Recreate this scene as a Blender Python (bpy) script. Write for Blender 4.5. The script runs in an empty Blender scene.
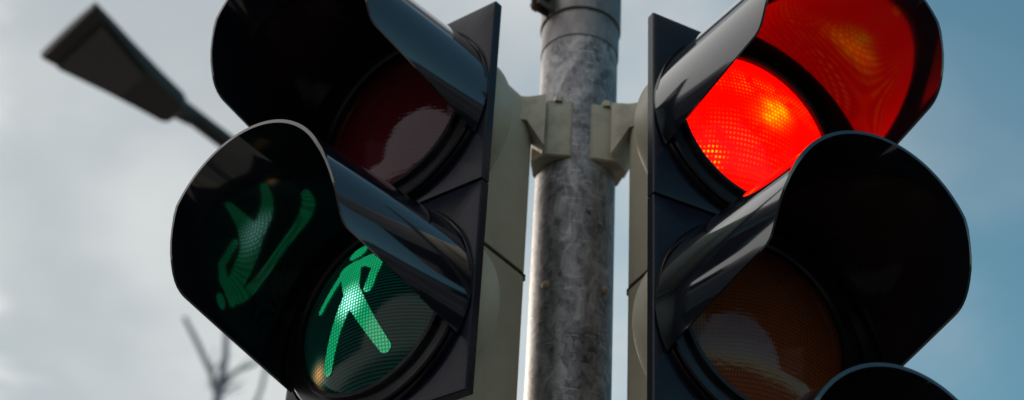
import bpy, bmesh, math, random
from mathutils import Vector, Matrix
R_ = math.radians
sc = bpy.context.scene
C = sc.collection
EYE = 1.6                                   # camera height above the pavement

# ------------------------------------------------------------------ camera
cam = bpy.data.cameras.new('camera'); cam_o = bpy.data.objects.new('camera', cam); C.objects.link(cam_o)
cam.sensor_width = 36; cam.lens = 57.55; cam.clip_start = 0.05; cam.clip_end = 5000
th, ro = 0.629, 0.063                       # pitch up, slight roll
Rv = Vector((1, 0, 0)); Fv = Vector((0, math.cos(th), math.sin(th))); Uv = Vector((0, -math.sin(th), math.cos(th)))
Xc = Rv*math.cos(ro) + Uv*math.sin(ro); Yc = Uv*math.cos(ro) - Rv*math.sin(ro)
cam_o.matrix_world = Matrix(((Xc.x, Yc.x, -Fv.x, 0), (Xc.y, Yc.y, -Fv.y, 0), (Xc.z, Yc.z, -Fv.z, EYE), (0, 0, 0, 1)))
cam.dof.use_dof = True; cam.dof.focus_distance = 1.74; cam.dof.aperture_fstop = 4.8
sc.camera = cam_o
sc.view_settings.view_transform = 'Standard'; sc.view_settings.look = 'None'
sc.view_settings.exposure = 0.5; sc.view_settings.gamma = 1.0
sc.render.resolution_x = 1024; sc.render.resolution_y = 400

# ------------------------------------------------------------------ node helpers
class NT:
    def __init__(s, tree): s.t = tree; s.n = tree.nodes; s.l = tree.links
    def add(s, typ, **kw):
        n = s.n.new(typ)
        for k, v in kw.items(): setattr(n, k, v)
        return n
    def put(s, sock, v):
        if hasattr(v, 'is_output'): s.l.new(v, sock)
        elif isinstance(v, (tuple, list)) and len(v) == 3 and sock.type == 'RGBA': sock.default_value = (*v, 1)
        else: sock.default_value = v
    def math(s, op, a, b=None, c=None, clamp=False):
        n = s.add('ShaderNodeMath', operation=op, use_clamp=clamp)
        for i, v in enumerate((a, b, c)):
            if v is not None: s.put(n.inputs[i], v)
        return n.outputs[0]
    def mix(s, f, a, b):
        n = s.add('ShaderNodeMix', data_type='RGBA')
        s.put(n.inputs[0], f); s.put(n.inputs[6], a); s.put(n.inputs[7], b)
        return n.outputs[2]
    def noise(s, vec, scale, detail=4, rough=.55, dist=0.0):
        n = s.add('ShaderNodeTexNoise'); s.put(n.inputs['Vector'], vec)
        n.inputs['Scale'].default_value = scale; n.inputs['Detail'].default_value = detail
        n.inputs['Roughness'].default_value = rough; n.inputs['Distortion'].default_value = dist
        return n.outputs['Fac']
    def ramp(s, f, stops):
        n = s.add('ShaderNodeValToRGB'); s.put(n.inputs[0], f); e = n.color_ramp.elements
        while len(e) < len(stops): e.new(.5)
        for i, (p, c) in enumerate(stops):
            e[i].position = p; e[i].color = (*c, 1) if len(c) == 3 else c
        return n.outputs[0]
    def step(s, f, a, b):
        n = s.add('ShaderNodeMapRange', interpolation_type='SMOOTHSTEP'); s.put(n.inputs[0], f)
        n.inputs[1].default_value = a; n.inputs[2].default_value = b
        return n.outputs[0]
    def mapping(s, vec, scale=(1, 1, 1), loc=(0, 0, 0)):
        n = s.add('ShaderNodeMapping'); s.put(n.inputs[0], vec)
        n.inputs['Scale'].default_value = scale; n.inputs['Location'].default_value = loc
        return n.outputs[0]
    def bump(s, h, strength=.3, dist=.002):
        n = s.add('ShaderNodeBump'); s.put(n.inputs['Height'], h)
        n.inputs['Strength'].default_value = strength; n.inputs['Distance'].default_value = dist
        return n.outputs[0]

# ------------------------------------------------------------------ sky and sun
SUN_AZ, SUN_EL = R_(-42), R_(24)            # azimuth measured from +Y towards +X
world = bpy.data.worlds.new('World'); sc.world = world; world.use_nodes = True
w = NT(world.node_tree); w.n.clear()
sky = w.add('ShaderNodeTexSky', sky_type='NISHITA', sun_disc=False)
sky.sun_elevation = SUN_EL; sky.sun_rotation = SUN_AZ; sky.air_density = 1.0; sky.dust_density = 1.2; sky.ozone_density = .3
tc = w.add('ShaderNodeTexCoord').outputs['Generated']
sep = w.add('ShaderNodeSeparateXYZ'); w.l.new(tc, sep.inputs[0])
n_big = w.noise(w.mapping(tc, (1, 1, 1.6), (3.1, 0.4, 0.7)), 1.3, 3, .5)
n_fine = w.noise(w.mapping(tc, (1, 1, 1.8), (1.7, 5.2, 2.0)), 6.5, 5, .5, .3)
# cloud bank thickening towards the left, thin veil elsewhere
bank = w.math('ADD', w.math('MULTIPLY', sep.outputs[0], -1.25), w.math('MULTIPLY', w.math('SUBTRACT', n_big, .5), 1.6))
veil = w.step(w.math('ADD', bank, w.math('MULTIPLY', w.math('SUBTRACT', n_fine, .5), .5)), -.66, -.04)
bright = w.step(w.math('ADD', bank, w.math('MULTIPLY', w.math('SUBTRACT', n_fine, .5), 1.1)), .26, .50)
n_mid = w.noise(w.mapping(tc, (1, 1, 1.5), (.3, 2.2, 4.0)), 4.5, 4, .5)
cloud = w.mix(bright, w.mix(w.step(n_mid, .35, .65), (2.85, 3.05, 3.2), (4.2, 4.25, 4.25)), (6.5, 6.35, 6.2))
tint = w.add('ShaderNodeMix', data_type='RGBA', blend_type='MULTIPLY'); tint.inputs[0].default_value = 1
w.l.new(sky.outputs[0], tint.inputs[6]); tint.inputs[7].default_value = (.46, .72, .66, 1); blue = tint.outputs[2]
colr = w.mix(w.math('MULTIPLY', veil, .93), blue, cloud)
bg = w.add('ShaderNodeBackground'); w.l.new(colr, bg.inputs[0]); bg.inputs[1].default_value = .122
out = w.add('ShaderNodeOutputWorld'); w.l.new(bg.outputs[0], out.inputs[0])
sun = bpy.data.lights.new('sun', 'SUN'); sun.energy = 1.5; sun.angle = R_(13); sun.color = (1, .86, .72)
sun_o = bpy.data.objects.new('sun', sun); C.objects.link(sun_o)
sdir = Vector((math.sin(SUN_AZ)*math.cos(SUN_EL), math.cos(SUN_AZ)*math.cos(SUN_EL), math.sin(SUN_EL)))
sun_o.rotation_euler = (-sdir).to_track_quat('-Z', 'Y').to_euler(); sun_o.location = sdir*30

# ------------------------------------------------------------------ materials
def mat(name):
    m = bpy.data.materials.new(name); m.use_nodes = True
    t = NT(m.node_tree); p = t.n['Principled BSDF']; t.p = p; t.out = t.n['Material Output']
    t.obj = t.add('ShaderNodeTexCoord').outputs['Object']
    return m, t
def setp(t, **kw):
    nm = dict(base='Base Color', rough='Roughness', metal='Metallic', normal='Normal', coat='Coat Weight', spec='Specular IOR Level',
              coatr='Coat Roughness', ior='IOR', emit='Emission Color', es='Emission Strength')
    for k, v in kw.items(): t.put(t.p.inputs[nm[k]], v)
M = {}
def black_plastic(name, col, r0, r1, dust, coat=0.0, spec=.5):
    m, t = mat(name)
    n1 = t.noise(t.obj, 26, 5, .6); n2 = t.noise(t.obj, 240, 3, .6)
    scr = t.noise(t.mapping(t.obj, (30, 900, 160)), 1.0, 2, .5)
    d = t.math('MULTIPLY', t.step(n1, .45, .75), dust)
    setp(t, base=t.mix(d, col, (.10, .09, .08)), rough=t.math('ADD', r0, t.math('MULTIPLY', n1, r1 - r0)),
         coat=coat, coatr=.04,
         normal=t.bump(t.math('ADD', t.math('MULTIPLY', n2, .5), t.math('MULTIPLY', scr, .25)), .02, .001))
    setp(t, spec=spec); M[name] = m
black_plastic('visor_black', (.007, .008, .013), .06, .12, .03, 1.0)
black_plastic('plate_black', (.006, .007, .016), .20, .32, .02, 0.0, .22)
black_plastic('ring_black', (.005, .005, .008), .18, .30, .04)
m, t = mat('housing_beige')
n1 = t.noise(t.obj, 9, 5, .6); n2 = t.noise(t.mapping(t.obj, (60, 60, 5)), 1.0, 4, .6); n3 = t.noise(t.obj, 350, 2, .5)
b = t.mix(t.step(n1, .35, .7), (.46, .42, .325), (.37, .335, .255))
b = t.mix(t.math('MULTIPLY', t.step(n2, .55, .78), .35), b, (.17, .15, .12))
setp(t, base=b, rough=t.math('ADD', .30, t.math('MULTIPLY', n1, .2)), normal=t.bump(n3, .12, .001)); M['housing'] = m
m, t = mat('seam_dark'); setp(t, base=(.02, .018, .015), rough=.8); M['seam'] = m
m, t = mat('cast_bracket')
n1 = t.noise(t.obj, 30, 5, .6); n3 = t.noise(t.obj, 420, 2, .5)
setp(t, base=t.mix(t.step(n1, .4, .72), (.36, .33, .25), (.22, .20, .15)), rough=.55, normal=t.bump(n3, .3, .001)); M['bracket'] = m
m, t = mat('galvanised')
v = t.add('ShaderNodeTexVoronoi'); v.inputs['Scale'].default_value = 170; t.l.new(t.mapping(t.obj, (1, 1, .6)), v.inputs['Vector'])
sepc = t.add('ShaderNodeSeparateColor'); t.l.new(v.outputs['Color'], sepc.inputs[0])
n1 = t.noise(t.mapping(t.obj, (1, 1, .6)), 34, 7, .72, .8); n2 = t.noise(t.mapping(t.obj, (40, 40, 260)), 1.0, 4, .7); n4 = t.noise(t.obj, 7, 4, .6)
b = t.ramp(n1, [(.36, (.035, .034, .04)), (.5, (.13, .125, .13)), (.64, (.36, .35, .35))])
b = t.mix(t.math('MULTIPLY', sepc.outputs[0], .5), b, (.30, .30, .32))
b = t.mix(t.math('MULTIPLY', t.step(n2, .58, .66), .6), b, (.46, .45, .45))
b = t.mix(t.math('MULTIPLY', t.step(n4, .58, .75), .5), b, (.09, .08, .075))
setp(t, base=b, metal=.5, rough=t.math('ADD', .34, t.math('MULTIPLY', n1, .3)), normal=t.bump(t.math('ADD', n1, t.math('MULTIPLY', n2, .3)), .35, .0015)); M['galv'] = m
m, t = mat('band_steel')
n1 = t.noise(t.mapping(t.obj, (1, 1, .4)), 30, 5, .65)
setp(t, base=t.ramp(n1, [(.35, (.09, .085, .09)), (.7, (.25, .235, .23))]), metal=.6, rough=.45, normal=t.bump(n1, .25, .001)); M['band'] = m
m, t = mat('dark_bolt'); n1 = t.noise(t.obj, 60, 4)
setp(t, base=t.mix(n1, (.05, .04, .035), (.14, .10, .07)), metal=.5, rough=.5); M['bolt'] = m
m, t = mat('plug_tan'); setp(t, base=(.30, .22, .15), rough=.7); M['plug'] = m
m, t = mat('lamp_body'); n1 = t.noise(t.obj, 5, 3)
setp(t, base=t.mix(n1, (.013, .011, .011), (.020, .017, .016)), rough=.5); M['lampbody'] = m
m, t = mat('lamp_glass'); setp(t, base=(.05, .045, .04), rough=.2); M['lampglass'] = m
m, t = mat('bark'); n1 = t.noise(t.mapping(t.obj, (1, 1, .3)), 8, 4)
setp(t, base=t.mix(n1, (.13, .155, .19), (.20, .23, .27)), rough=.9); M['bark'] = m
m, t = mat('reflector'); setp(t, base=(.75, .75, .76), metal=1.0, rough=.16); M['reflector'] = m
m, t = mat('bulb'); setp(t, base=(.6, .6, .6), rough=.1, metal=.3); M['bulb'] = m
m, t = mat('asphalt'); n1 = t.noise(t.obj, 90, 4, .7); n2 = t.noise(t.obj, .4, 3)
setp(t, base=t.mix(t.math('MULTIPLY', n1, n2), (.035, .035, .036), (.085, .083, .08)), rough=.85, normal=t.bump(n1, .5, .004)); M['asphalt'] = m
m, t = mat('paving'); n1 = t.noise(t.obj, 60, 4, .7); n2 = t.noise(t.obj, .8, 3)
setp(t, base=t.mix(n2, (.10, .095, .09), (.15, .14, .13)), rough=.85, normal=t.bump(n1, .4, .003)); M['paving'] = m
m, t = mat('kerb_stone'); n1 = t.noise(t.obj, 20, 4, .7)
setp(t, base=t.mix(n1, (.22, .22, .215), (.34, .335, .33)), rough=.8); M['kerb'] = m

def prism(t, kx, kz):                        # moulded prism pattern of the lens, 0..1
    s = t.add('ShaderNodeSeparateXYZ'); t.l.new(t.obj, s.inputs[0])
    x, z = s.outputs[0], s.outputs[2]
    # rows bow slightly, as moulded on a dome
    zz = t.math('ADD', z, t.math('MULTIPLY', t.math('MULTIPLY', x, x), 1.2))
    a = t.math('ADD', t.math('MULTIPLY', t.math('SINE', t.math('MULTIPLY', x, kx)), .5), .5)
    c = t.math('ADD', t.math('MULTIPLY', t.math('SINE', t.math('MULTIPLY', zz, kz)), .5), .5)
    return x, z, a, c
def unlit_lens(name, tint):
    m, t = mat(name); t.n.remove(t.p)
    x, z, a, c = prism(t, 1800, 1300)
    bp = t.bump(t.math('ADD', t.math('MULTIPLY', t.math('MULTIPLY', a, c), .35), t.math('MULTIPLY', t.noise(t.mapping(t.obj, (1, 1, 2)), 45, 3, .6), 3)), .10, .0010)
    tr = t.add('ShaderNodeBsdfTransparent'); tr.inputs[0].default_value = (*tint, 1)
    gl = t.add('ShaderNodeBsdfGlossy'); gl.inputs[0].default_value = (.55, .56, .62, 1); gl.inputs['Roughness'].default_value = .05
    t.l.new(bp, gl.inputs['Normal'])
    df = t.add('ShaderNodeBsdfDiffuse'); pat = t.step(t.math('MULTIPLY', a, c), .05, .5)
    t.l.new(t.mix(pat, tuple(v*.36 for v in tint), tuple(v*.62 for v in tint)), df.inputs[0])
    fr = t.add('ShaderNodeFresnel'); fr.inputs[0].default_value = 1.5
    m1 = t.add('ShaderNodeMixShader'); m1.inputs[0].default_value = .55; t.l.new(tr.outputs[0], m1.inputs[1]); t.l.new(df.outputs[0], m1.inputs[2])
    m2 = t.add('ShaderNodeMixShader'); t.l.new(fr.outputs[0], m2.inputs[0]); t.l.new(m1.outputs[0], m2.inputs[1]); t.l.new(gl.outputs[0], m2.inputs[2])
    t.l.new(m2.outputs[0], t.out.inputs[0]); M[name] = m
unlit_lens('lens_red_off', (.22, .016, .03))
unlit_lens('lens_amber_off', (.55, .13, .035))
unlit_lens('lens_green_off', (.03, .35, .22))
m, t = mat('lens_red_on')                    # lit red lens: bulb hot spots and edge glow painted into the emission
x, z, a, c = prism(t, 1300, 950)
dots = t.math('MULTIPLY', t.step(a, .35, .8), t.step(c, .45, .85))
def spot(cx, cz, rx, rz, lo=0.0, hi=1.0):
    dx = t.math('DIVIDE', t.math('SUBTRACT', x, cx), rx); dz = t.math('DIVIDE', t.math('SUBTRACT', z, cz), rz)
    return t.math('EXPONENT', t.math('MULTIPLY', t.math('ADD', t.math('MULTIPLY', dx, dx), t.math('MULTIPLY', dz, dz)), -1))
brk = t.step(t.noise(t.obj, 55, 3, .6), .36, .60)
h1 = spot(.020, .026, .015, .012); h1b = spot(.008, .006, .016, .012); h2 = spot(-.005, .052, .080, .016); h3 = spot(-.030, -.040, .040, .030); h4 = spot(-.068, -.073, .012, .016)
rows = t.step(c, .30, .75)
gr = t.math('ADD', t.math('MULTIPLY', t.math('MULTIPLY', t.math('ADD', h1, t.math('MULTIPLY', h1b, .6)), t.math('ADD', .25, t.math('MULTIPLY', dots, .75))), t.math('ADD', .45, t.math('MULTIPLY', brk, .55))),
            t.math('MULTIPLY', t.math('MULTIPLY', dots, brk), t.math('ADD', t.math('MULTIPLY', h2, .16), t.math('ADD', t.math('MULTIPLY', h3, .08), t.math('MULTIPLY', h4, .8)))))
rd = t.math('ADD', 1.15, t.math('ADD', t.math('MULTIPLY', h1, 1.0), t.math('ADD', t.math('MULTIPLY', dots, .35), t.math('MULTIPLY', rows, .15))))
cc = t.add('ShaderNodeCombineColor'); t.l.new(rd, cc.inputs[0]); t.l.new(t.math('ADD', .001, t.math('MULTIPLY', gr, .95)), cc.inputs[1]); t.put(cc.inputs[2], .0)
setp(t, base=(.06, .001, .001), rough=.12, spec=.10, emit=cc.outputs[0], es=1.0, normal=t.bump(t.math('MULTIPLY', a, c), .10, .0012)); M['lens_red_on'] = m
m, t = mat('lens_green_mask')                # dark mask of the walking-man lens
x, z, a, c = prism(t, 1700, 1500)
n1 = t.noise(t.obj, 14, 3)
setp(t, base=(.004, .016, .014), rough=.12, emit=(.0, .30, .22), es=t.math('MULTIPLY', t.math('MULTIPLY', t.step(c, .3, .9), n1), .05), normal=t.bump(t.math('MULTIPLY', a, c), .03, .0010), spec=.35); 
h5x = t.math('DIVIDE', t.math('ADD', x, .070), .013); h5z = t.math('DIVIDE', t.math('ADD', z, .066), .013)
h5 = t.math('EXPONENT', t.math('MULTIPLY', t.math('ADD', t.math('MULTIPLY', h5x, h5x), t.math('MULTIPLY', h5z, h5z)), -1))   # warm lamp leak at the lens edge, painted into the emission
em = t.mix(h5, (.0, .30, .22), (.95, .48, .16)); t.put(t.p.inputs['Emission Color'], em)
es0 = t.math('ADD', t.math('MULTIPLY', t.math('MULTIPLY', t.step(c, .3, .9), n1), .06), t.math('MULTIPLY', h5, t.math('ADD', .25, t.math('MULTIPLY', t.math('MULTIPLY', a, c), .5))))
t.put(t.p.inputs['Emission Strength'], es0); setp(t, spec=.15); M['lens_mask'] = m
m, t = mat('figure_green')
x, z, a, c = prism(t, 1500, 1500)
n1 = t.noise(t.obj, 40, 2); core = t.add('ShaderNodeVectorMath', operation='LENGTH'); t.l.new(t.mapping(t.obj, (1, 0, 1), (.016, 0, -.004)), core.inputs[0])
hot = t.math('SUBTRACT', 1, t.step(core.outputs['Value'], .0, .034))
hotm = t.math('MULTIPLY', hot, t.step(t.math('MULTIPLY', a, c), .15, .6))
ec = t.mix(t.math('MULTIPLY', hotm, 1.0), (.006, .40, .15), (.45, .75, .85))
setp(t, base=(.01, .12, .06), rough=.2, emit=ec, es=t.math('MULTIPLY', t.math('ADD', .55, t.math('MULTIPLY', hot, 1.1)), t.math('ADD', .45, t.math('MULTIPLY', t.step(t.math('MULTIPLY', a, c), .1, .55), t.math('ADD', .5, n1))))); M['figure'] = m

# ------------------------------------------------------------------ mesh helpers
def link(name, verts, faces, m=None, parent=None, smooth=True, auto=None):
    me = bpy.data.meshes.new(name); me.from_pydata(verts, [], faces); me.update()
    bm = bmesh.new(); bm.from_mesh(me); bmesh.ops.recalc_face_normals(bm, faces=bm.faces); bm.to_mesh(me); bm.free()
    return link_me(name, me, m, parent, smooth, auto)
def link_me(name, me, m, parent=None, smooth=True, auto=None):
    o = bpy.data.objects.new(name, me); C.objects.link(o)
    if m: me.materials.append(m)
    if smooth:
        for p in me.polygons: p.use_smooth = True
        me.set_sharp_from_angle(angle=R_(auto or 35))
    if parent: o.parent = parent
    return o
def bm_link(name, bm, m, parent=None, smooth=True, auto=None):
    bmesh.ops.recalc_face_normals(bm, faces=bm.faces)
    me = bpy.data.meshes.new(name); bm.to_mesh(me); bm.free()
    return link_me(name, me, m, parent, smooth, auto)
def empty(name, loc, rz=0):
    o = bpy.data.objects.new(name, None); C.objects.link(o); o.location = loc; o.rotation_euler = (0, 0, rz); o.empty_display_size = .1
    return o
def tag(o, label=None, cat=None, group=None, kind=None):
    for k, v in (('label', label), ('category', cat), ('group', group), ('kind', kind)):
        if v: o[k] = v
    return o
def lathe(prof, n=96, axis='Y', a0=0, a1=360):
    """profile of (radius, height) pairs turned about an axis; returns verts, faces"""
    V, F = [], []; full = abs(a1 - a0) >= 360; cols = n if full else n + 1
    for i in range(cols):
        a = R_(a0 + (a1 - a0)*i/n); ca, sa = math.cos(a), math.sin(a)
        for r, h in prof:
            V.append((r*ca, h, r*sa) if axis == 'Y' else (r*ca, r*sa, h))
    k = len(prof)
    for i in range(n):
        j = (i + 1) % cols
        for q in range(k - 1): F.append((i*k + q, i*k + q + 1, j*k + q + 1, j*k + q))
    return V, F
def bevel_box(x0, x1, y0, y1, z0, z1, r, seg=3, pick=None):
    bm = bmesh.new(); bmesh.ops.create_cube(bm, size=1)
    for v in bm.verts: v.co = Vector((x0 + (v.co.x + .5)*(x1 - x0), y0 + (v.co.y + .5)*(y1 - y0), z0 + (v.co.z + .5)*(z1 - z0)))
    es = [e for e in bm.edges if pick is None or pick((e.verts[0].co + e.verts[1].co)/2)]
    if es: bmesh.ops.bevel(bm, geom=es, offset=r, segments=seg, profile=.5, affect='EDGES')
    return bm
def prism_poly(poly, z0, z1):
    bm = bmesh.new(); lo = [bm.verts.new((x, y, z0)) for x, y in poly]; hi = [bm.verts.new((x, y, z1)) for x, y in poly]
    bm.faces.new(lo); bm.faces.new(hi); n = len(poly)
    for i in range(n): bm.faces.new((lo[i], lo[(i+1) % n], hi[(i+1) % n], hi[i]))
    return bm

# ------------------------------------------------------------------ ground, kerb, road
def sheet(name, pts, z, m):
    o = link(name, [(x, y, z) for x, y in pts], [tuple(range(len(pts)))], m, smooth=False); tag(o, kind='structure'); return o
sheet('ground', [(-2500, -2500), (2500, -2500), (2500, 2500), (-2500, 2500)], -.15, M['asphalt'])
bm = prism_poly([(-60, 1.15), (60, 1.15), (60, 40), (-60, 40)], -.149, 0)
tag(bm_link('pavement', bm, M['paving'], smooth=False), kind='structure')
bm = prism_poly([(-60, 1.0), (60, 1.0), (60, 1.149), (-60, 1.149)], -.149, .002)
tag(bm_link('kerb', bm, M['kerb'], smooth=False), kind='structure')

# ------------------------------------------------------------------ signal heads
HM, HW = .28, .137                          # module height, half width of the front plate
XC = .137                                   # signal axis from the plate's near-pole edge
LENS_R, LENS_SAG, LENS_Y = .106, .024, -.010
VB, VR, VL = .1345, .1190, .222             # visor radius at plate / at rim, length
def visor_mesh():
    NS, NP = 40, 72; th_ = .0028
    V = []; F = []
    def edge(s):                            # lower edge angle along the length: straight cut, rounded front corner
        e = -26 + 16*s
        if s > .80: e += 40*((s - .80)/.20)**2.6
        return e
    svals = [1 - (1 - i/NS)**1.25 for i in range(NS + 1)]
    for layer in (0, 1):
        for s in svals:
            e = R_(edge(s))
            for k in range(NP + 1):
                ph = e + (math.pi - 2*e)*k/NP
                L = VL + .012*max(0, math.sin(ph))
                a = s*L
                r = VB + (VR - VB)*s + (th_ if layer == 0 else 0)
                if layer == 0 and s > .985: r += .0012       # small lip on the rim
                V.append((r*math.cos(ph), -a, r*math.sin(ph)))
    W_ = NP + 1; L0 = (NS + 1)*W_
    for i in range(NS):
        for k in range(NP):
            a, b, c, d = i*W_ + k, i*W_ + k + 1, (i+1)*W_ + k + 1, (i+1)*W_ + k
            F.append((a, b, c, d)); F.append((L0 + a, L0 + d, L0 + c, L0 + b))
    for i in range(NS):
        for k in (0, NP):
            a, d = i*W_ + k, (i+1)*W_ + k; F.append((a, d, L0 + d, L0 + a))
    for k in range(NP):
        a, b = NS*W_ + k, NS*W_ + k + 1; F.append((a, b, L0 + b, L0 + a))
    return V, F
def dome(n=72, rings=18, lift=0.0, R=LENS_R):
    prof = []
    for i in range(rings + 1):
        r = R*i/rings; prof.append((max(r, 1e-5), LENS_Y - LENS_SAG*(1 - (r/LENS_R)**2) - lift))
    return lathe(prof, n)
def figure_mesh():
    """walking man as a fine cell mosaic lying on the dome"""
    caps = [((-.032, .084), (-.022, .084), .0095, .0095), ((-.026, .052), (-.012, .008), .0165, .0110), ((-.040, .058), (-.000, .060), .0090, .0085),
            ((-.040, .056), (-.070, .014), .0065, .0050), ((-.002, .060), (.017, .046), .0085, .0070), ((.017, .046), (.011, .014), .0070, .0065),
            ((-.018, .010), (-.036, -.030), .0115, .0088), ((-.036, -.030), (-.051, -.068), .0088, .0075), ((-.010, .008), (.036, -.066), .0120, .0078)]
    st = .0009; V = []; F = []; idx = {}
    def inside(x, z):
        for (ax, az), (bx, bz), r0, r1 in caps:
            dx, dz = bx - ax, bz - az; t_ = max(0, min(1, ((x - ax)*dx + (z - az)*dz)/(dx*dx + dz*dz + 1e-12)))
            if math.hypot(x - ax - t_*dx, z - az - t_*dz) < r0 + (r1 - r0)*t_: return True
        return False
    def vid(i, k):
        if (i, k) not in idx:
            x, z = i*st, k*st; idx[(i, k)] = len(V)
            V.append((x, LENS_Y - LENS_SAG*(1 - (x*x + z*z)/LENS_R**2) - .0012, z))
        return idx[(i, k)]
    N = int(LENS_R/st)
    for i in range(-N, N):
        for k in range(-N, N):
            if inside((i + .5)*st, (k + .5)*st): F.append((vid(i, k), vid(i+1, k), vid(i+1, k+1), vid(i, k+1)))
    return V, F
def plate_mesh():
    """square front plate with a round opening, thin rolled edge"""
    bm = bmesh.new(); n = 96; hw, hh = HW, HM/2 - .0012; rc = .006; ro_ = .112
    def sq(a, ins):
        c, s = math.cos(a), math.sin(a); k = min((hw - ins)/max(abs(c), 1e-9), (hh - ins)/max(abs(s), 1e-9)); return k*c, k*s
    loops = []
    angs = [2*math.pi*i/n for i in range(n)]
    corner = [math.atan2(sz*hh, sx*hw) for sx in (1, -1) for sz in (1, -1)]
    for ca in corner:                        # snap the nearest column to each corner
        ca %= 2*math.pi; j = min(range(n), key=lambda i: abs(angs[i] - ca)); angs[j] = ca
    for mode, y in ((('c', ro_), .012), (('c', ro_), .0), (('c', .134), .0), (('q', .006), .0), (('q', .0012), .0012), (('q', 0), .003), (('q', 0), .014), (('q', .004), .014), (('c', .130), .012)):
        lp = []
        for a in angs:
            x, z = (mode[1]*math.cos(a), mode[1]*math.sin(a)) if mode[0] == 'c' else sq(a, mode[1])
            lp.append(bm.verts.new((x, y, z)))
        loops.append(lp)
    for q in range(len(loops)):
        A, B = loops[q], loops[(q + 1) % len(loops)]
        for i in range(n): bm.faces.new((A[i], B[i], B[(i+1) % n], A[(i+1) % n]))
    me = bpy.data.meshes.new('front_plate'); bmesh.ops.recalc_face_normals(bm, faces=bm.faces); bm.to_mesh(me); bm.free(); return me
def mesh_of(name, VF):
    me = bpy.data.meshes.new(name); me.from_pydata(VF[0], [], VF[1])
    bm = bmesh.new(); bm.from_mesh(me); bmesh.ops.recalc_face_normals(bm, faces=bm.faces); bm.to_mesh(me); bm.free(); return me
ME = {}
def shared(name, parent, mname, fn, z, mk=None):
    key = mk or name + mname
    first = key not in ME
    if first: ME[key] = fn()
    me = ME[key]
    o = bpy.data.objects.new(name, me); C.objects.link(o); o.parent = parent; o.location = (0, 0, z)
    if first:
        me.materials.append(M[mname])
        for p in me.polygons: p.use_smooth = True
        me.set_sharp_from_angle(angle=R_(32))
    return o
ring_prof = [(.106, .006), (.106, -.016), (.1085, -.019), (.1135, -.019), (.1150, -.012), (.1300, -.012), (.1320, -.010), (.1320, -.004),
             (.1345, -.0035), (.1350, -.008), (.1358, -.0085), (.1365, -.007), (.1365, .0005)]
drum_prof = [(.1335, .0145), (.1340, .020), (.1330, .050), (.1310, .056), (.1260, .060), (.1150, .062), (.050, .063)]
bowl_prof = [(.1045, .002)] + [(.1045*math.sqrt(1 - k/14), .002 + .080*k/14) for k in range(1, 14)] + [(.012, .080)]
def housing_box(kind):
    hw, back = .058, .200; h2 = HM/2
    def fn():
        z0, z1 = -h2 + (.0034 if kind != 'bottom' else 0), h2 - (.0034 if kind != 'top' else -.012)
        bm = bevel_box(-hw, hw, .0145, back, z0, z1, .016, 5, lambda c: abs(abs(c.x) - hw) < 1e-4 and abs(c.y - back) < 1e-4)
        if kind == 'top':
            es = [e for e in bm.edges if all(v.co.z > z1 - 1e-4 for v in e.verts) and not all(v.co.y < .0146 for v in e.verts)]
            bmesh.ops.bevel(bm, geom=es, offset=.030, segments=6, profile=.5, affect='EDGES')
        bmesh.ops.recalc_face_normals(bm, faces=bm.faces)
        me = bpy.data.meshes.new('housing'); bm.to_mesh(me); bm.free(); return me
    return fn
def module(root, z, lens, kind):
    h = shared('housing', root, 'housing', housing_box(kind), z, 'housing_' + kind)
    shared('lamp_drum', h, 'housing', lambda: mesh_of('lamp_drum', lathe(drum_prof)), 0)
    p = shared('front_plate', root, 'plate_black', plate_mesh, z)
    shared('lens_ring', p, 'ring_black', lambda: mesh_of('lens_ring', lathe(ring_prof)), 0)
    vz = shared('visor', root, 'visor_black', lambda: mesh_of('visor', visor_mesh()), z); vz.location.y = -.0035; vz.location.z = z - .008
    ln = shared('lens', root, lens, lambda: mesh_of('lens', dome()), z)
    if 'off' in lens:
        shared('reflector', ln, 'reflector', lambda: mesh_of('reflector', lathe(bowl_prof, 64)), 0)
        shared('bulb', ln, 'bulb', lambda: mesh_of('bulb', lathe([(1e-5, .018), (.006, .020), (.010, .030), (.009, .045), (.006, .058), (.006, .079)], 24)), 0)
    if lens == 'lens_mask': shared('walking_figure', ln, 'figure', lambda: mesh_of('walking_figure', figure_mesh()), 0)
    if kind != 'top':                        # dark gasket and hinge knuckle in the joint to the module above
        g = bevel_box(-.0555, .0555, .016, .1975, HM/2 - .005, HM/2 + .005, .001, 1)
        o = bm_link('gasket', g, M['seam'], root); o.location.z = z
    return ln
def head(name, seam, yaw, side, mods, label, cat):
    """seam: point on the plate's near-pole edge at the first joint; side -1: the head lies to the left of it"""
    n = Vector((-math.sin(yaw), -math.cos(yaw), 0)); u = Vector((math.cos(yaw), -math.sin(yaw), 0))
    k = len(mods)
    base = Vector(seam) + side*XC*u; base.z -= (k - 1)*HM
    root = empty(name, base, -yaw); tag(root, label, cat)
    for i, lens in enumerate(mods):
        kind = 'top' if i == 0 else ('bottom' if i == k - 1 else 'mid')
        module(root, (k - 1 - i)*HM + HM/2, lens, kind)
    return root, n, u
YL, YR = .679, -.447
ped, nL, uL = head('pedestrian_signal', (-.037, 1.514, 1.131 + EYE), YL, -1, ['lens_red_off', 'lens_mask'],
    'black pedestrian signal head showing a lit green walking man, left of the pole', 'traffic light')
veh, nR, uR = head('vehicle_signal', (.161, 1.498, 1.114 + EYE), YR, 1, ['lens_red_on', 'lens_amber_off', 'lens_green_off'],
    'black traffic signal head with its round red lens lit, right of the pole', 'traffic light')

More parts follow.
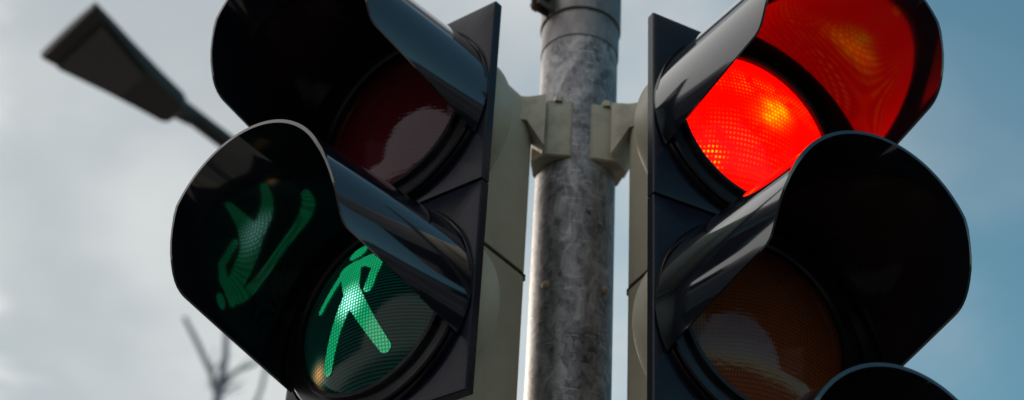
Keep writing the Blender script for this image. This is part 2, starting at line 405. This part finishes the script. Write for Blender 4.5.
# ------------------------------------------------------------------ pole with band clamp
PX, PY, PR = .0832, 1.7615, .0538
pole = empty('signal_pole', (PX, PY, 0)); tag(pole, 'weathered galvanised steel pole standing between the two signal heads', 'pole')
V, F = lathe([(1e-5, 0.0), (.085, 0.0), (.085, .012), (PR + .006, .016), (PR + .004, .05), (PR, .052)] + [(PR, z*.25 + .25) for z in range(16)] + [(PR, 4.3), (PR - .004, 4.31), (1e-5, 4.32)], 64, 'Z')
link('shaft', V, F, M['galv'], pole)
zb = 1.535 + EYE
def band(z0, z1, r, name='band_clamp'):
    V, F = lathe([(PR - .003, z0), (r - .001, z0), (r, z0 + .001), (r, z1 - .001), (r - .001, z1), (PR - .003, z1)], 64, 'Z')
    return link(name, V, F, M['band'], pole)
b1 = band(zb, zb + .046, PR + .0016)
b2 = band(zb + .050, zb + .115, PR + .0042)
# pinched ears of the upper strap with its bolt
for dy in (-.007, .007):
    bm = bevel_box(-PR - .034, -PR + .004, dy - .0025, dy + .0025, zb + .050, zb + .112, .003, 2)
    o = bm_link('clamp_ear', bm, M['bolt'], b2); o.rotation_euler.z = R_(38)
V, F = lathe([(1e-5, -.018), (.008, -.018), (.008, -.012), (.0045, -.012), (.0045, .012), (.008, .012), (.008, .018), (1e-5, .018)], 6)
for dz in (.066, .096):
    o = link('clamp_bolt', V, F, M['bolt'], b2, smooth=False); a = R_(38); o.rotation_euler.z = a
    o.location = (-(PR + .020)*math.cos(a), -(PR + .020)*math.sin(a), zb + dz)
for ang, z in ((-39.6, 1.123), (49, 1.125)):    # blanking plugs
    V, F = lathe([(1e-5, -.003), (.003, -.0028), (.0055, -.001), (.006, .004)], 20)
    o = link('blanking_plug', V, F, M['plug'], pole); a = R_(ang); o.rotation_euler.z = a
    o.location = (math.sin(a)*(PR + .001), -math.cos(a)*(PR + .001), z + EYE)

# ------------------------------------------------------------------ brackets holding the heads to the pole
def bracket(root, mdeg, half, arm_to):
    inv = root.matrix_basis.inverted()
    a = R_(mdeg); d = Vector((math.sin(a), -math.cos(a), 0)); tng = Vector((math.cos(a), math.sin(a), 0)); P = Vector((PX, PY, 0))
    z0, z1 = 1.318 + EYE, 1.412 + EYE
    def put(bm, name, par):
        for v in bm.verts: v.co = inv @ v.co
        o = bm_link(name, bm, M['bracket'], root)
        return o
    # saddle: shallow V in plan that hugs the pole
    def pl(t_, r): return tuple((P + tng*t_ + d*r).xy)
    bm = prism_poly([pl(-half, PR*.62), pl(0, PR + .001), pl(half, PR*.62), pl(half + .006, PR*.62 + .011), pl(.014, PR + .016), pl(-.014, PR + .016), pl(-half - .006, PR*.62 + .011)], z0, z1)
    bmesh.ops.bevel(bm, geom=bm.edges[:], offset=.0016, segments=2, affect='EDGES')
    put(bm, 'bracket_saddle', root)
    # arm: runs from the saddle to the housing, tapering upward below
    q = Vector((*arm_to, 0)); s = P + d*(PR + .010); ax = (q - s); L = ax.length; ax.normalize(); pr = Vector((-ax.y, ax.x, 0))
    bm = bmesh.new(); vs = []
    for (l, w_, za, zb_) in ((0, .029, z0 + .004, z1 - .003), (.024, .026, z0 + .046, z1 - .008), (L, .024, z0 + .050, z1 - .010)):
        vs.append([bm.verts.new(s + ax*l + pr*sx*w_ + Vector((0, 0, zz))) for sx, zz in ((-1, za), (1, za), (1, zb_), (-1, zb_))])
    for i in range(2):
        for k in range(4): bm.faces.new((vs[i][k], vs[i][(k+1) % 4], vs[i+1][(k+1) % 4], vs[i+1][k]))
    bm.faces.new(vs[0]); bm.faces.new(vs[2])
    bmesh.ops.recalc_face_normals(bm, faces=bm.faces)
    put(bm, 'bracket_arm', root)
    # set screw head on top of the saddle
    V, F = lathe([(1e-5, .006), (.006, .006), (.007, .004), (.007, -.004)], 6, 'Z')
    for t_ in (-.022, .022):
        bm = bmesh.new(); vv = [bm.verts.new(Vector(v) + P + tng*t_ + d*(PR + .004) + Vector((0, 0, z1))) for v in V]
        for f in F: bm.faces.new([vv[i] for i in f])
        put(bm, 'set_screw', root)
bL = Vector((-.033, 1.511, 0)) - XC*uL - .150*nL
bR = Vector((.161, 1.498, 0)) + XC*uR - .150*nR
bracket(ped, -49, .030, bL.xy)
bracket(veh, 57, .030, bR.xy)

# ------------------------------------------------------------------ street lamp behind
S = .8                                       # outline below was drawn at 4.69 m above the eye
def LP(x, y): return Vector((x*S, y*S, 0))
zl = 4.693*S + EYE
armd = Vector((.613, .790, 0)); armp = Vector((.790, -.613, 0))
neck = LP(-1.591, 5.928); post_xy = LP(-.46, 7.385)
lamp = empty('street_lamp', (post_xy.x, post_xy.y, 0)); tag(lamp, 'dark street lamp with a flat flared head on a straight arm', 'street lamp')
V, F = lathe([(1e-5, 0), (.10, 0), (.10, .9), (.075, .95), (.045, zl - .05), (.045, zl + .10), (1e-5, zl + .11)], 32, 'Z')
link('post', V, F, M['lampbody'], lamp)
def tube(pts, rad, n=10):
    V, F = [], []
    for i, (p, r) in enumerate(zip(pts, rad)):
        tn = (pts[min(i+1, len(pts)-1)] - pts[max(i-1, 0)]).normalized(); a = tn.orthogonal().normalized() if abs(tn.z) > .95 else tn.cross(Vector((0, 0, 1))).normalized(); b_ = tn.cross(a)
        for k in range(n):
            an = 2*math.pi*k/n; V.append(tuple(p + (a*math.cos(an) + b_*math.sin(an))*r))
    for i in range(len(pts) - 1):
        for k in range(n): F.append((i*n + k, i*n + (k+1) % n, (i+1)*n + (k+1) % n, (i+1)*n + k))
    F.append(tuple(range(n))); F.append(tuple((len(pts)-1)*n + k for k in range(n)))
    return V, F
pr_ = Vector((post_xy.x, post_xy.y, 0)); off = lambda v: v - pr_
V, F = tube([off(post_xy) + Vector((0, 0, zl + .045)), off(neck - armd*.04) + Vector((0, 0, zl + .045))], [.036, .033], 16)
link('arm', V, F, M['lampbody'], lamp)
# lamp head: stations from the neck outwards (distance, half width, side drop, crown height)
st = [(-.10, .026, .018, .07), (-.035, .032, .010, .07), (-.02, .060, -.004, .072), (.005, .076, -.006, .074), (.12, .094, -.010, .08), (.25, .122, -.012, .08), (.40, .160, -.010, .07), (.510, .186, -.006, .05), (.517, .185, .0, .03)]
V, F = [], []; NC = 12
c0 = off(neck) + Vector((0, 0, zl))
for dl, hw, lo, hi in st:
    ring = [(-hw*.94, lo), (hw*.94, lo), (hw, lo + .012)]
    for k in range(1, NC): an = math.pi*k/NC; ring.append((hw*math.cos(an), lo + .018 + (hi - lo - .018)*math.sin(an)**.7))
    ring.append((-hw, lo + .012))
    for x, z in ring: V.append(tuple(c0 - armd*(dl + .21*x) + armp*x + Vector((0, 0, z))))
k_ = len(ring)
for i in range(len(st) - 1):
    for k in range(k_): F.append((i*k_ + k, i*k_ + (k+1) % k_, (i+1)*k_ + (k+1) % k_, (i+1)*k_ + k))
F.append(tuple(range(k_))); F.append(tuple((len(st)-1)*k_ + k for k in range(k_)))
hd = link('lamp_head', V, F, M['lampbody'], lamp)
V, F = [], []
for z in (-.026, -.004):
    for dl, hw in ((.20, .085), (.45, .150)):
        for sx in (-1, 1): V.append(tuple(c0 - armd*(dl + .21*hw*sx) + armp*hw*sx + Vector((0, 0, z))))
F = [(0, 1, 3, 2), (4, 5, 7, 6), (0, 1, 5, 4), (2, 3, 7, 6), (0, 2, 6, 4), (1, 3, 7, 5)]
link('lamp_cover', V, F, M['lampglass'], hd)

# ------------------------------------------------------------------ bare tree far behind, lower left
random.seed(7)
TB = Vector((-3.9, 21.9, 0))
tree = empty('bare_tree', TB); tag(tree, 'leafless tree with thin bare branches, out of focus behind the left signal', 'tree')
V, F = tube([Vector((0, 0, 0)), Vector((.02, .03, 1.2)), Vector((.10, 0, 4)), Vector((.05, .05, 7.5)), Vector((-.05, 0, 10.2))], [.30, .22, .19, .15, .10], 14)
link('trunk', V, F, M['bark'], tree)
BV, BF = [], []
def limb(pts, r0, r1):
    v, f = tube(pts, [r0 + (r1 - r0)*i/(len(pts)-1) for i in range(len(pts))], 6)
    o = len(BV); BV.extend(v); BF.extend([tuple(i + o for i in q) for q in f])
def grow(p, d, L, r, depth):
    pts = [p]; q = p.copy(); dd = d.copy()
    for i in range(4):
        dd = (dd + Vector((random.uniform(-.16, .16), random.uniform(-.16, .16), random.uniform(-.04, .12)))).normalized(); q = q + dd*L/4; pts.append(q)
    if max(p_.z for p_ in pts) > 13.0 or min(p_.x for p_ in pts) < -.62: return
    limb(pts, r, r*.5)
    if depth:
        for k in range(random.choice((2, 3))):
            b_ = pts[random.choice((2, 3, 4))]; nd = (dd + Vector((random.uniform(-.9, .9), random.uniform(-.9, .9), random.uniform(-.1, .6)))).normalized()
            grow(b_, nd, L*random.uniform(.5, .72), r*.5, depth - 1)
# leader and the branches that reach up past the signal
T = lambda x, y, z: Vector((x - TB.x, y - TB.y, z + EYE))
top = Vector((-.05, 0, 10.2))
limb([top, T(-4.15, 21.8, 10.2), T(-4.20, 21.6, 11.2), T(-4.19, 21.6, 11.9), T(-4.18, 21.6, 12.4), T(-4.24, 21.6, 12.95)], .11, .045)
limb([T(-4.19, 21.6, 11.75), T(-4.35, 21.6, 12.15), T(-4.62, 21.5, 12.6), T(-4.88, 21.45, 13.0)], .055, .035)
limb([T(-4.19, 21.6, 11.9), T(-4.0, 21.6, 12.2), T(-3.75, 21.7, 12.4), T(-3.5, 21.7, 12.7)], .035, .02)
limb([T(-4.15, 21.7, 10.6), T(-3.7, 21.7, 11.4), T(-3.58, 21.7, 12.0), T(-3.56, 21.7, 12.4)], .05, .03)
for k in range(26):
    x0 = random.uniform(-4.45, -3.5); z0 = random.uniform(11.3, 12.3); p0 = T(x0, 21.6, z0)
    base = min((T(-4.19, 21.6, 11.75), T(-4.35, 21.6, 12.15), T(-4.0, 21.6, 12.2), T(-3.7, 21.7, 11.4), T(-3.58, 21.7, 12.0), T(-4.20, 21.6, 11.2)), key=lambda q: (q - p0).length)
    d0 = Vector((random.uniform(-.35, .45), random.uniform(-.3, .3), random.uniform(.25, .6)))
    limb([base, base + d0*.5 + Vector((0, 0, .03)), base + d0*.9], .012, .006)
for i in range(14):
    z = 4.5 + i*.42; a = i*2.4 + random.uniform(-.4, .4)
    grow(Vector((.08, .02, z)), Vector((math.cos(a), math.sin(a), random.uniform(.35, .9))).normalized(), random.uniform(2.0, 3.2), .07, 3)
link('crown', BV, BF, M['bark'], tree, smooth=True)
